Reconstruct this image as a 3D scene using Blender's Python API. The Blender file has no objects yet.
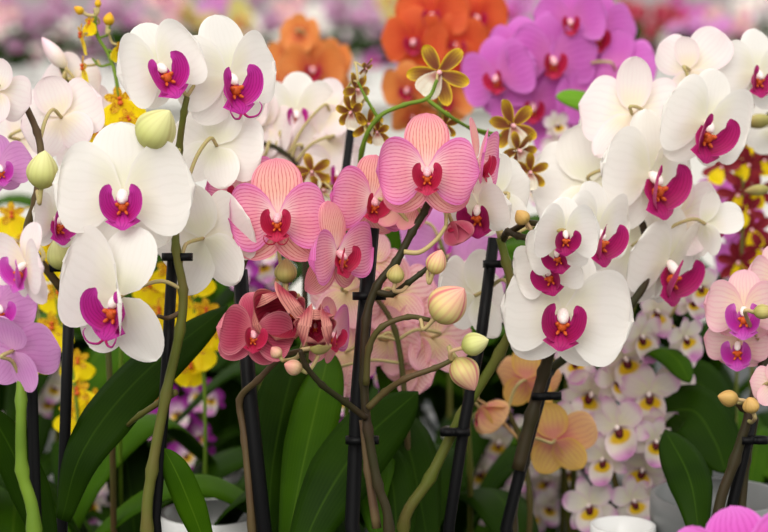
import bpy, math, random
from mathutils import Vector, Matrix, Euler
C = bpy.context.scene.collection
R_ = math.radians
F_PX = 85.0/36.0*768.0
CAM = Vector((0.0, 0.0, 1.45)); PITCH = R_(8.0)
RIGHT = Vector((1, 0, 0)); FWD = Vector((0, math.cos(PITCH), -math.sin(PITCH))); UP = Vector((0, math.sin(PITCH), math.cos(PITCH)))
CAMROT = Matrix((RIGHT, UP, -FWD)).transposed()
BENCH_Z = 0.79; TABLE_Z = 1.12; TABLE_Y = 7.4

def P(x, y, d):
    """a point of the greenhouse: d metres from the viewer, seen at (x, y)"""
    return CAM + FWD*d + RIGHT*((x-384.0)*d/F_PX) + UP*((266.0-y)*d/F_PX)
def lin(c):
    c = c/255.0
    return c/12.92 if c <= 0.04045 else ((c+0.055)/1.055)**2.4
def col(rgb): return (lin(rgb[0]), lin(rgb[1]), lin(rgb[2]), 1.0)

# ---------------------------------------------------------------- materials
class NT:
    def __init__(s, name):
        s.m = bpy.data.materials.new(name); s.m.use_nodes = True
        s.n = s.m.node_tree.nodes; s.l = s.m.node_tree.links; s.n.clear()
        s.out = s.n.new('ShaderNodeOutputMaterial')
    def node(s, t, **kw):
        n = s.n.new(t)
        for k, v in kw.items():
            if k.startswith('i_'):
                n.inputs[int(k[2:])].default_value = v
            else: setattr(n, k, v)
        return n
    def ln(s, a, b): s.l.new(a, b)
    def math(s, op, a, b=None, c=None, clamp=False):
        n = s.n.new('ShaderNodeMath'); n.operation = op; n.use_clamp = clamp
        for i, x in enumerate((a, b, c)):
            if x is None: continue
            if isinstance(x, (int, float)): n.inputs[i].default_value = x
            else: s.l.new(x, n.inputs[i])
        return n.outputs[0]
    def mix(s, fac, a, b):
        n = s.n.new('ShaderNodeMix'); n.data_type = 'RGBA'
        for i, x in ((0, fac), (6, a), (7, b)):
            if isinstance(x, (int, float, tuple)): n.inputs[i].default_value = x
            else: s.l.new(x, n.inputs[i])
        return n.outputs[2]
    def ramp(s, fac, stops):
        n = s.n.new('ShaderNodeValToRGB'); e = n.color_ramp.elements
        while len(e) < len(stops): e.new(0.5)
        for k, (p, c) in enumerate(stops): e[k].position = p; e[k].color = c
        s.l.new(fac, n.inputs[0]); return n.outputs[0]

def petal_mat(name, base, mid, edge, vein=None, vs=0.0, freq=34.0, trans=0.32, tip=None, rough=0.55, basew=0.22, vary=0.0, spot=None, bars=None, rimp=3.2):
    """petal colour along its length (UV u) with branching veins along v"""
    t = NT(name)
    uv = t.node('ShaderNodeUVMap'); sp = t.node('ShaderNodeSeparateXYZ'); t.ln(uv.outputs[0], sp.inputs[0])
    u, v = sp.outputs[0], sp.outputs[1]
    vc = t.math('MULTIPLY_ADD', v, 2.0, -1.0)
    c = t.ramp(u, [(0.0, col(base)), (basew, col(base)), (min(basew+0.3, .8), col(mid)), (1.0, col(mid))])
    rim = t.math('POWER', t.math('MAXIMUM', t.math('ABSOLUTE', vc), u), rimp)
    c = t.mix(rim, c, col(edge))
    if tip: c = t.mix(t.math('MULTIPLY_ADD', u, 3.4, -2.4, True), c, col(tip))
    ns = t.node('ShaderNodeTexNoise'); ns.inputs['Scale'].default_value = 3.2; ns.inputs['Detail'].default_value = 2.0
    t.ln(uv.outputs[0], ns.inputs['Vector'])
    w = t.math('SINE', t.math('ADD', t.math('MULTIPLY', vc, freq), t.math('MULTIPLY', ns.outputs[0], 7.0)))
    line = t.math('MULTIPLY_ADD', w, 1.6, -0.45, True)
    if vein:
        n2 = t.node('ShaderNodeTexNoise'); n2.inputs['Scale'].default_value = 14.0; t.ln(uv.outputs[0], n2.inputs['Vector'])
        br = t.math('MULTIPLY_ADD', n2.outputs[0], 1.4, 0.1, True)
        f = t.math('MULTIPLY', t.math('MULTIPLY', line, br), vs)
        f = t.math('MULTIPLY', f, t.math('MULTIPLY_ADD', u, 5.0, -0.3, True))
        c = t.mix(f, c, col(vein))
    if bars:
        n3 = t.node('ShaderNodeTexNoise'); n3.inputs['Scale'].default_value = 7.0; t.ln(uv.outputs[0], n3.inputs['Vector'])
        c = t.mix(t.math('MULTIPLY_ADD', n3.outputs[0], 9.0, -4.3, True), c, col(bars))
    if spot:
        d2 = t.math('SQRT', t.math('ADD', t.math('POWER', t.math('MULTIPLY', vc, 0.32), 2.0), t.math('POWER', t.math('SUBTRACT', u, spot[1]), 2.0)))
        c = t.mix(t.math('MULTIPLY_ADD', d2, -12.0, spot[2]*12.0+1, True), c, col(spot[0]))
    if vary:
        oi = t.node('ShaderNodeObjectInfo'); hs = t.node('ShaderNodeHueSaturation')
        t.ln(t.math('MULTIPLY_ADD', oi.outputs['Random'], vary, 1.0-vary*0.5), hs.inputs['Saturation'])
        t.ln(t.math('MULTIPLY_ADD', oi.outputs['Random'], 0.05, 0.475), hs.inputs['Hue'])
        t.ln(c, hs.inputs['Color']); c = hs.outputs[0]
    bp = t.node('ShaderNodeBump'); bp.inputs['Strength'].default_value = 0.05; bp.inputs['Distance'].default_value = 0.001
    t.ln(line, bp.inputs['Height'])
    b = t.node('ShaderNodeBsdfPrincipled'); b.inputs['Roughness'].default_value = rough
    b.inputs['Specular IOR Level'].default_value = 0.25
    b.inputs['Sheen Weight'].default_value = 0.08
    t.ln(c, b.inputs['Base Color']); t.ln(bp.outputs[0], b.inputs['Normal'])
    tr = t.node('ShaderNodeBsdfTranslucent'); t.ln(c, tr.inputs['Color']); t.ln(bp.outputs[0], tr.inputs['Normal'])
    ms = t.node('ShaderNodeMixShader'); ms.inputs[0].default_value = trans
    t.ln(b.outputs[0], ms.inputs[1]); t.ln(tr.outputs[0], ms.inputs[2]); t.ln(ms.outputs[0], t.out.inputs[0])
    return t.m

def plain(name, rgb, rough=0.5, spec=0.3, noise=0.0, rgb2=None, scale=60.0, metal=0.0, bump=0.0):
    t = NT(name); b = t.node('ShaderNodeBsdfPrincipled')
    b.inputs['Roughness'].default_value = rough; b.inputs['Specular IOR Level'].default_value = spec; b.inputs['Metallic'].default_value = metal
    if rgb2:
        tc = t.node('ShaderNodeTexCoord'); n = t.node('ShaderNodeTexNoise'); n.inputs['Scale'].default_value = scale; n.inputs['Detail'].default_value = 4
        t.ln(tc.outputs['Object'], n.inputs['Vector'])
        f = t.math('MULTIPLY_ADD', n.outputs[0], 3.0, -1.0, True)
        t.ln(t.mix(f, col(rgb), col(rgb2)), b.inputs['Base Color'])
        if bump:
            bp = t.node('ShaderNodeBump'); bp.inputs['Strength'].default_value = bump; bp.inputs['Distance'].default_value = 0.003
            t.ln(n.outputs[0], bp.inputs['Height']); t.ln(bp.outputs[0], b.inputs['Normal'])
    else: b.inputs['Base Color'].default_value = col(rgb)
    t.ln(b.outputs[0], t.out.inputs[0]); return t.m

def leaf_mat(name, rgb, rgb2, rib):
    t = NT(name); uv = t.node('ShaderNodeUVMap'); sp = t.node('ShaderNodeSeparateXYZ'); t.ln(uv.outputs[0], sp.inputs[0])
    vc = t.math('ABSOLUTE', t.math('MULTIPLY_ADD', sp.outputs[1], 2.0, -1.0))
    tc = t.node('ShaderNodeTexCoord'); n = t.node('ShaderNodeTexNoise'); n.inputs['Scale'].default_value = 18.0
    t.ln(tc.outputs['Object'], n.inputs['Vector'])
    c = t.mix(t.math('MULTIPLY_ADD', n.outputs[0], 2.4, -0.7, True), col(rgb), col(rgb2))
    fine = t.math('MULTIPLY_ADD', t.math('SINE', t.math('MULTIPLY', sp.outputs[1], 95.0)), 0.05, 0.05)
    c = t.mix(fine, c, col(rib))
    c = t.mix(t.math('MULTIPLY_ADD', vc, -14.0, 0.8, True), c, col(rib))
    b = t.node('ShaderNodeBsdfPrincipled'); b.inputs['Roughness'].default_value = 0.5; b.inputs['Specular IOR Level'].default_value = 0.05
    t.ln(c, b.inputs['Base Color'])
    tr = t.node('ShaderNodeBsdfTranslucent'); t.ln(c, tr.inputs['Color'])
    ms = t.node('ShaderNodeMixShader'); ms.inputs[0].default_value = 0.15
    t.ln(b.outputs[0], ms.inputs[1]); t.ln(tr.outputs[0], ms.inputs[2]); t.ln(ms.outputs[0], t.out.inputs[0])
    return t.m

def bud_mat(name, a, b_, c_, stripe, ss=0.35):
    t = NT(name); uv = t.node('ShaderNodeUVMap'); sp = t.node('ShaderNodeSeparateXYZ'); t.ln(uv.outputs[0], sp.inputs[0])
    c = t.ramp(sp.outputs[0], [(0.0, col(a)), (0.45, col(b_)), (1.0, col(c_))])
    w = t.math('SINE', t.math('MULTIPLY', sp.outputs[1], 6.2832*3))
    f = t.math('MULTIPLY', t.math('MULTIPLY_ADD', w, 6.0, -5.0, True), ss)
    c = t.mix(f, c, col(stripe))
    w2 = t.math('MULTIPLY', t.math('MULTIPLY_ADD', t.math('SINE', t.math('MULTIPLY', sp.outputs[1], 6.2832*15)), 1.0, 0.0, True), ss*0.35)
    c = t.mix(w2, c, col(stripe))
    b = t.node('ShaderNodeBsdfPrincipled'); b.inputs['Roughness'].default_value = 0.5; b.inputs['Specular IOR Level'].default_value = 0.3
    b.inputs['Subsurface Weight'].default_value = 0.15; b.inputs['Subsurface Radius'].default_value = (.004, .004, .002)
    t.ln(c, b.inputs['Base Color']); t.ln(b.outputs[0], t.out.inputs[0]); return t.m

M = {}
M['white'] = petal_mat('white petal', (244,243,222), (250,247,241), (251,248,243), (238,234,226), .2, 30, .34)
M['blush'] = petal_mat('blush white petal', (250,240,216), (250,243,239), (247,230,233), (240,218,222), .25, 28, .36)
M['pinkwhite'] = petal_mat('pale pink petal', (248,224,200), (246,216,208), (240,186,200), (232,160,180), .35, 30, .3)
M['rose'] = petal_mat('rose striped petal', (252,226,224), (246,172,186), (230,124,196), (206,64,120), .74, 58, .3, basew=.1)
M['rose_sepal'] = petal_mat('rose striped sepal', (250,214,206), (248,192,172), (238,148,172), (208,72,92), .74, 44, .3, basew=.1)
M['deep'] = petal_mat('deep rose petal', (226,124,140), (196,72,104), (226,140,152), (160,24,66), .6, 56, .25, basew=.1, rimp=6)
M['crimson'] = petal_mat('crimson petal', (190,50,76), (160,30,60), (222,150,136), (112,8,38), .7, 44, .2, basew=.1, rimp=12)
M['lilac'] = petal_mat('lilac petal', (232,172,222), (222,150,214), (226,166,220), (196,110,186), .35, 30, .3)
M['purple'] = petal_mat('purple petal', (220,120,196), (212,104,198), (220,128,212), (180,60,160), .4, 30, .28)
M['magenta'] = petal_mat('magenta petal', (222,60,150), (214,74,186), (222,120,208), (180,30,140), .4, 30, .26)
M['orangered'] = petal_mat('orange red petal', (206,60,40), (226,92,48), (232,112,56), (196,50,40), .4, 26, .26)
M['orange'] = petal_mat('orange petal', (206,96,56), (232,138,66), (236,160,90), (206,90,60), .4, 26, .28)
M['peach'] = petal_mat('peach petal', (226,150,130), (238,194,118), (234,194,92), (214,130,110), .4, 22, .28)
M['yellowgreen'] = petal_mat('pale yellow green petal', (222,214,120), (216,208,124), (226,218,150), (180,160,70), .3, 24, .3)
M['mauve'] = petal_mat('mauve petal', (214,186,200), (196,158,184), (206,170,196), (160,110,150), .4, 24, .3)
M['peach_petal'] = petal_mat('peach pink petal', (220,130,130), (230,172,122), (234,190,134), (206,120,120), .4, 22, .28)
M['palepeach'] = petal_mat('pale peach pink petal', (248,226,176), (249,210,198), (244,186,204), (222,128,146), .7, 32, .3)
M['yellow'] = petal_mat('yellow lip petal', (248,206,0), (252,222,0), (252,230,10), (240,196,0), .2, 18, .3, basew=.02)
M['yellowbar'] = petal_mat('barred yellow tepal', (220,170,10), (236,196,20), (236,200,30), None, 0, 18, .25, bars=(172,84,10))
M['brownbar'] = petal_mat('brown tepal yellow edge', (112,54,26), (120,62,22), (240,206,40), (90,40,16), .4, 14, .15, rimp=5)
M['creamlip'] = petal_mat('cream lip petal', (190,120,110), (250,244,226), (250,244,222), (220,190,150), .3, 14, .3)
M['maroonbar'] = petal_mat('maroon tepal', (110,16,30), (124,18,38), (150,40,44), None, 0, 14, .2)
M['dendro'] = petal_mat('dendrobium petal', (240,236,208), (240,235,222), (236,214,226), (228,216,214), .3, 14, .3, tip=(220,156,210))
M['dendrolip'] = petal_mat('dendrobium lip', (90,20,30), (242,236,218), (238,220,226), None, 0, 14, .3, tip=(214,140,202), basew=.02, spot=((238,196,24), .34, .19))
M['dendropurple'] = petal_mat('purple dendrobium petal', (236,200,230), (176,60,168), (150,36,150), (130,20,130), .4, 14, .25)
M['throat'] = plain('maroon throat', (88,16,26), .6)
M['lip_magenta'] = petal_mat('magenta lip', (176,20,96), (186,20,136), (206,64,176), (120,0,80), .5, 22, .2, basew=.1)
M['lip_dark'] = petal_mat('dark magenta lip', (150,8,62), (168,10,92), (188,36,124), (110,0,60), .5, 22, .15, basew=.1)
M['lip_red'] = petal_mat('crimson lip', (150,14,40), (178,14,60), (206,50,96), (110,0,30), .5, 20, .15, basew=.1)
M['lip_violet'] = petal_mat('violet lip', (196,60,150), (196,36,170), (222,120,214), (140,10,120), .4, 22, .22, basew=.1)
M['callus'] = plain('orange callus', (226,120,40), .5, .3, rgb2=(190,50,30), scale=160.0)
M['column_white'] = plain('white column', (248,240,232), .45, .3, rgb2=(240,214,214), scale=60.0)
M['column_pink'] = plain('pink column', (246,206,206), .45, .3, rgb2=(226,140,160), scale=70.0)
M['stem_green'] = plain('green flower stem', (88,100,34), .5, .2, rgb2=(98,90,44), scale=25.0)
M['stem_olive'] = plain('olive flower stem', (74,80,34), .5, .2, rgb2=(84,66,40), scale=22.0)
M['stem_dark'] = plain('dark purple brown stem', (46,46,22), .5, .2, rgb2=(56,42,28), scale=22.0)
M['stem_brown'] = plain('brown flower stem', (98,84,52), .55, .25, rgb2=(84,62,46), scale=26.0)
M['stem_bright'] = plain('fresh green stem', (108,136,40), .5, .2, rgb2=(92,120,34), scale=26.0)
M['pedicel'] = plain('pale green pedicel', (176,172,104), .5, .3, rgb2=(190,160,120), scale=30.0)
M['pedicel_pink'] = plain('pink green pedicel', (196,150,110), .5, .3, rgb2=(160,140,80), scale=30.0)
M['stake'] = plain('black plastic stake', (9,9,11), .5, .18)
M['pot_white'] = plain('white glazed pot', (232,232,230), .25, .5)
M['pot_teal'] = plain('teal plastic pot', (30,110,104), .35, .4)
M['pot_clear'] = plain('grey plastic pot', (120,122,122), .35, .4)
M['bark'] = plain('potting bark', (70,46,30), .9, .1, rgb2=(36,24,18), scale=70.0, bump=.6)
M['leaf'] = leaf_mat('dark orchid leaf', (34,60,2), (22,44,3), (52,80,14))
M['leaf_mid'] = leaf_mat('mid green leaf', (56,92,4), (40,72,4), (80,112,22))
M['leaf_bright'] = leaf_mat('bright green leaf', (110,160,40), (88,140,34), (140,180,70))
M['bud_green'] = bud_mat('green bud', (164,168,82), (200,202,126), (216,212,154), (166,150,86))
M['bud_olive'] = bud_mat('olive bud', (158,152,80), (186,176,104), (180,150,100), (120,100,60))
M['bud_stripe'] = bud_mat('striped pink bud', (178,168,92), (216,196,130), (226,164,150), (196,84,108), .75)
M['bud_pink'] = bud_mat('pink tipped bud', (196,176,112), (226,188,150), (220,144,140), (206,120,110))
M['bud_tan'] = bud_mat('tan bud', (150,130,70), (196,160,90), (206,164,96), (150,110,60))
M['bud_white'] = bud_mat('blush white bud', (226,220,190), (240,222,220), (236,196,210), (230,190,206))
M['bud_yellow'] = bud_mat('yellow bud', (180,150,30), (226,180,20), (226,150,20), (170,90,10))

# ---------------------------------------------------------------- mesh building
class MB:
    def __init__(s): s.v = []; s.f = []; s.uv = []; s.mi = []
    def grid(s, rows, uvs, mat=0, loop=False):
        b = len(s.v); n = len(rows[0])
        for r, q in zip(rows, uvs):
            s.v.extend(r); s.uv.extend(q)
        for i in range(len(rows)-1):
            for j in range(n if loop else n-1):
                k = (j+1) % n
                s.f.append((b+i*n+j, b+i*n+k, b+(i+1)*n+k, b+(i+1)*n+j)); s.mi.append(mat)
    def face(s, pts, mat=0):
        b = len(s.v); s.v.extend(pts); s.uv.extend([(0.5, 0.5)]*len(pts)); s.f.append(tuple(range(b, b+len(pts)))); s.mi.append(mat)
    def box(s, lo, hi, mat=0):
        x0, y0, z0 = lo; x1, y1, z1 = hi; b = len(s.v)
        s.v += [Vector(p) for p in ((x0,y0,z0),(x1,y0,z0),(x1,y1,z0),(x0,y1,z0),(x0,y0,z1),(x1,y0,z1),(x1,y1,z1),(x0,y1,z1))]
        s.uv += [(.5,.5)]*8
        for q in ((3,2,1,0),(4,5,6,7),(0,1,5,4),(1,2,6,5),(2,3,7,6),(3,0,4,7)):
            s.f.append(tuple(b+i for i in q)); s.mi.append(mat)
    def tube(s, pts, rad, n=8, mat=0, cap=True):
        """smooth tube along points; rad a number or a list"""
        pts = [Vector(p) for p in pts]
        if not hasattr(rad, '__len__'): rad = [rad]*len(pts)
        rows = []; uvs = []; prev = None
        for i, p in enumerate(pts):
            t = (pts[min(i+1, len(pts)-1)]-pts[max(i-1, 0)])
            t = t.normalized() if t.length > 1e-9 else Vector((0,0,1))
            if prev is None: a = t.orthogonal().normalized()
            else:
                a = prev - t*prev.dot(t); a = a.normalized() if a.length > 1e-6 else t.orthogonal().normalized()
            prev = a; c = t.cross(a)
            rows.append([p+(a*math.cos(6.28318*k/n)+c*math.sin(6.28318*k/n))*rad[i] for k in range(n)])
            uvs.append([(i/(len(pts)-1), k/n) for k in range(n)])
        b = len(s.v); s.grid(rows, uvs, mat, True)
        if cap:
            s.f.append(tuple(b+k for k in reversed(range(n)))); s.mi.append(mat)
            e = b+(len(pts)-1)*n; s.f.append(tuple(e+k for k in range(n))); s.mi.append(mat)
    def lathe(s, prof, n=24, mat=0, ctr=(0,0,0)):
        c = Vector(ctr)
        rows = [[c+Vector((r*math.cos(6.28318*k/n), r*math.sin(6.28318*k/n), z)) for k in range(n)] for r, z in prof]
        s.grid(rows, [[(i/(len(prof)-1), k/n) for k in range(n)] for i in range(len(prof))], mat, True)
    def mesh(s, name, mats):
        me = bpy.data.meshes.new(name)
        me.from_pydata([tuple(p) for p in s.v], [], s.f)
        uvl = me.uv_layers.new(name='UVMap')
        for lp in me.loops: uvl.data[lp.index].uv = s.uv[lp.vertex_index]
        for m in mats: me.materials.append(m)
        me.polygons.foreach_set('material_index', s.mi)
        me.polygons.foreach_set('use_smooth', [True]*len(me.polygons))
        me.update(); return me

def link(name, me, parent=None, loc=None):
    o = bpy.data.objects.new(name, me); C.objects.link(o)
    if parent is not None: o.parent = parent
    if loc is not None: o.location = loc
    return o
def empty(name, parent=None, loc=(0,0,0)):
    o = link(name, None, parent, loc); o.empty_display_size = 0.02; return o
def tag(o, label, cat, group=None, kind=None):
    if label: o['label'] = label
    if cat: o['category'] = cat
    if group: o['group'] = group
    if kind: o['kind'] = kind
    return o
def flat(o):
    for p in o.data.polygons: p.use_smooth = False
    return o

def smooth(pts, k=6):
    """Catmull-Rom through points (Vectors, or tuples of numbers)"""
    n = len(pts)
    if n < 3:
        return [pts[0].lerp(pts[1], i/k) for i in range(k+1)]
    out = []
    for i in range(n-1):
        p0 = pts[i-1] if i else pts[0]*2-pts[1]
        p1, p2 = pts[i], pts[i+1]
        p3 = pts[i+2] if i+2 < n else pts[-1]*2-pts[-2]
        for j in range(k):
            t = j/k
            out.append(0.5*((2*p1)+(p2-p0)*t+(2*p0-5*p1+4*p2-p3)*t*t+(3*p1-p0-3*p2+p3)*t**3))
    out.append(pts[-1].copy()); return out
# ---------------------------------------------------------------- flowers (local units: petal span 1, facing +Z, up +Y)
def petal(mb, ang, L, W, a=.6, b=.42, th=5, k=-15, fold=.08, ruf=.025, z0=0.0, r0=0.03, seed=0, nu=11, nv=10, mat=0, twist=0.0, wmin=.1, lobes=0.0):
    rnd = random.Random(seed); ph1, ph2 = rnd.uniform(0, 6.3), rnd.uniform(0, 6.3)
    A = R_(ang); D = Vector((-math.sin(A), math.cos(A), 0)); S = Vector((math.cos(A), math.sin(A), 0)); Z = Vector((0, 0, 1))
    um = a/(a+b); nrm = (um**a)*((1-um)**b)
    r, z, up = r0, z0, 0.0; rows = []; uvs = []
    for i in range(nu+1):
        u = 1-(1-i/nu)**1.55
        phi = R_(th + k*(u+up)/2); du = u-up; up = u
        r += math.cos(phi)*du*L; z += math.sin(phi)*du*L
        w = W*max(wmin*(1-u), (u**a)*((1-u)**b)/nrm if 0 < u < 1 else 0.0)
        if lobes: w *= 1+lobes*math.sin(u*16+ph2)
        phi2 = R_(th + k*u); N = D*(-math.sin(phi2)) + Z*math.cos(phi2)
        tw = R_(twist)*u
        row = []; uvr = []
        for j in range(nv+1):
            v = -1+2*j/nv
            h = fold*W*v*v*(0.3+u) + ruf*u*(math.sin(3.0*v+ph1+3*u)*v*v + .6*math.sin(7*v+ph2)*v*v*u)
            s = v*w
            row.append(D*r + Z*z + S*(s*math.cos(tw)) + N*(h + s*math.sin(tw)) - D*(0.10*L*v*v*u*u if W > .5*L and a > .5 else 0))
            uvr.append((u, (v+1)/2))
        rows.append(row); uvs.append(uvr)
    mb.grid(rows, uvs, mat)

def ribbon(mb, spine, widths, face, nv=6, fold=0.0, mat=0, ruf=0.0, seed=0):
    """a strap along a spine; face = direction its upper side looks"""
    rnd = random.Random(seed); ph = rnd.uniform(0, 6)
    rows = []; uvs = []; n = len(spine)
    for i, p in enumerate(spine):
        t = (spine[min(i+1, n-1)]-spine[max(i-1, 0)]).normalized()
        s = t.cross(face); s = s.normalized() if s.length > 1e-5 else t.orthogonal().normalized()
        nn = s.cross(t).normalized(); u = i/(n-1)
        rows.append([p + s*(v*widths[i]) + nn*(fold*widths[i]*abs(v)**1.4 + ruf*math.sin(9*u+ph+v*2)*v*v) for v in (-1+2*j/nv for j in range(nv+1))])
        uvs.append([(u, j/nv) for j in range(nv+1)])
    mb.grid(rows, uvs, mat)

def blob(mb, c, r, d=Vector((0,0,1)), st=1.0, mat=0, n=10, m=7):
    d = d.normalized(); a = d.orthogonal().normalized(); b = d.cross(a); c = Vector(c)
    rows = []; uvs = []
    for i in range(m+1):
        t = math.pi*i/m; rr = max(math.sin(t), .02)*r
        rows.append([c + d*(-math.cos(t)*r*st) + (a*math.cos(6.28318*k/n)+b*math.sin(6.28318*k/n))*rr for k in range(n)])
        uvs.append([(i/m, k/n) for k in range(n)])
    mb.grid(rows, uvs, mat, True)

def lip_into(mb, mlip, mcal, seed=0, s=1.0, close=0.0, tend=False, fine=True):
    """three lobed lip: two broad side lobes cupped upwards, a small arrow shaped middle lobe, a warty callus, curled tendrils on some"""
    V = Vector
    sc = lambda *p: V(p)*s
    for sg in (-1, 1):
        x = 1-close*.6
        sp = smooth([sc(sg*.01, -.34, .12), sc(sg*.11*x, -.30, .17), sc(sg*.205*x, -.18, .25), sc(sg*.225*x, .0, .30), sc(sg*.15*x, .14, .30)], 4 if fine else 2)
        n = len(sp); ws = [s*.14*max(.2, math.sin(math.pi*min(1, (i/(n-1))*.84+.10))**.75) for i in range(n)]
        ws[-1] *= .35
        ribbon(mb, sp, ws, V((sg*-.62, .25, .8)), 6 if fine else 3, .30, mlip, .012*s, seed)
    md = [sc(0, -.05, .05), sc(0, -.18, .06), sc(0, -.29, .12), sc(0, -.37, .21), sc(0, -.44, .26), sc(0, -.51, .27)]
    sp = smooth(md, 3); n = len(sp)
    tab = [.09, .13, .12, .25, .15, .03]
    ws = []
    for i in range(n):
        q = i/(n-1)*5; k = min(4, int(q)); f = q-k
        ws.append(s*(tab[k]*(1-f)+tab[k+1]*f))
    ribbon(mb, sp, ws, V((0, .55, .8)), 6 if fine else 4, -.12, mlip, .008*s, seed+1)
    if tend and fine:
        for sg in (-1, 1):
            tp = smooth([sc(sg*.02, -.50, .27), sc(sg*.08, -.55, .30), sc(sg*.18, -.53, .36), sc(sg*.24, -.43, .38), sc(sg*.22, -.36, .36)], 4)
            mb.tube(tp, [s*(.02-.014*i/(len(tp)-1)) for i in range(len(tp))], 5, mlip)
    blob(mb, sc(0, -.19, .14), .075*s, V((0, .6, .8)), 1.0, mcal, 8, 5)
    if fine:
        for sg in (-1, 1):
            blob(mb, sc(sg*.06, -.16, .17), .036*s, V((sg*.6, .3, 1)), 1.7, mcal, 6, 4)
            blob(mb, sc(sg*.05, -.27, .18), .026*s, V((sg*.5, -.6, 1)), 1.9, mcal, 6, 4)
def column_into(mb, mat=0, s=1.0, n=10):
    blob(mb, Vector((0, -.05, .12))*s, .085*s, Vector((0, -.55, 1)), 1.75, mat, n, 8)

STY = {  # petal, sepal, lip, column
    'white': ('white', 'white', 'lip_magenta', 'column_white'), 'blush': ('blush', 'blush', 'lip_magenta', 'column_white'),
    'rose': ('rose', 'rose_sepal', 'lip_red', 'column_pink'), 'deep': ('deep', 'deep', 'lip_red', 'column_pink'),
    'crimson': ('crimson', 'deep', 'lip_red', 'column_pink'), 'lilac': ('lilac', 'lilac', 'lip_violet', 'column_white'),
    'purple': ('purple', 'purple', 'lip_red', 'column_pink'), 'magenta': ('magenta', 'magenta', 'lip_violet', 'column_white'),
    'orangered': ('orangered', 'orangered', 'lip_red', 'column_pink'), 'orange': ('orange', 'orange', 'lip_red', 'column_pink'),
    'whited': ('white', 'white', 'lip_dark', 'column_white'), 'yellowgreen': ('yellowgreen', 'yellowgreen', 'callus', 'column_white'), 'mauve': ('mauve', 'mauve', 'lip_violet', 'column_white'), 'cup': ('crimson', 'crimson', 'lip_red', 'column_pink'),
    'peach': ('peach_petal', 'peach', 'lip_red', 'column_pink'), 'palepeach': ('palepeach', 'palepeach', 'lip_red', 'column_pink'),
    'pinkwhite': ('pinkwhite', 'pinkwhite', 'lip_violet', 'column_white'), 'lilacwhite': ('blush', 'blush', 'lip_violet', 'column_white'),
}
def moth_pieces(seed, th=6, k=-16, sth=0, sk=-22, pang=82, pl=1.0, pw=.66, sl=.95, sw=.42, lang=143, fold=.07, hi=True, lats=1.0, pR=1.0, pLf=1.0, ds=1.0, sfold=None, pRth=0, pLth=0):
    """list of (name, fn(mb, mat)) for the tepals"""
    r = random.Random(seed*7+1); j = lambda a: r.uniform(-a, a)
    nu, nv = (11, 10) if hi else (7, 6)
    out = []
    q = dict(nu=nu, nv=nv)
    out.append(('sepal', 1, [j(5)], dict(L=sl*ds*(1+j(.04)), W=sw*(1+j(.06)), a=.55, b=.5, th=sth+j(4), k=sk+j(6), fold=-.05, ruf=.02, z0=-.035)))
    for sg in (1, -1):
        out.append(('sepal', 1, [sg*lang+j(5)], dict(L=sl*lats*.98*(1+j(.04)), W=sw*lats*.95*(1+j(.06)), a=.5, b=.55, th=sth+j(4), k=sk+j(6), fold=.06, ruf=.02, z0=-.045)))
    for sg in (1, -1):
        out.append(('petal', 0, [sg*pang+j(4)], dict(L=pl*(pR if sg < 0 else pLf)*(1+j(.03)), W=pw*(pR if sg < 0 else pLf)*(1+j(.04)), a=.62, b=.4, th=th+(pRth if sg < 0 else pLth)+j(4), k=k+j(6), fold=fold+j(.05), ruf=.055, z0=.0)))
    res = []
    for i, (nm, mi, ang, kw) in enumerate(out):
        if sfold is not None and nm == 'sepal': kw['fold'] = sfold
        kw.update(q); kw['seed'] = seed*13+i
        res.append((nm, mi, ang[0], kw))
    return res

CACHE = {}
def flower_rot(yaw, pitch, roll):
    return CAMROT @ Matrix.Rotation(R_(yaw), 3, 'Y') @ Matrix.Rotation(R_(pitch), 3, 'X') @ Matrix.Rotation(R_(roll), 3, 'Z')

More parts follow.
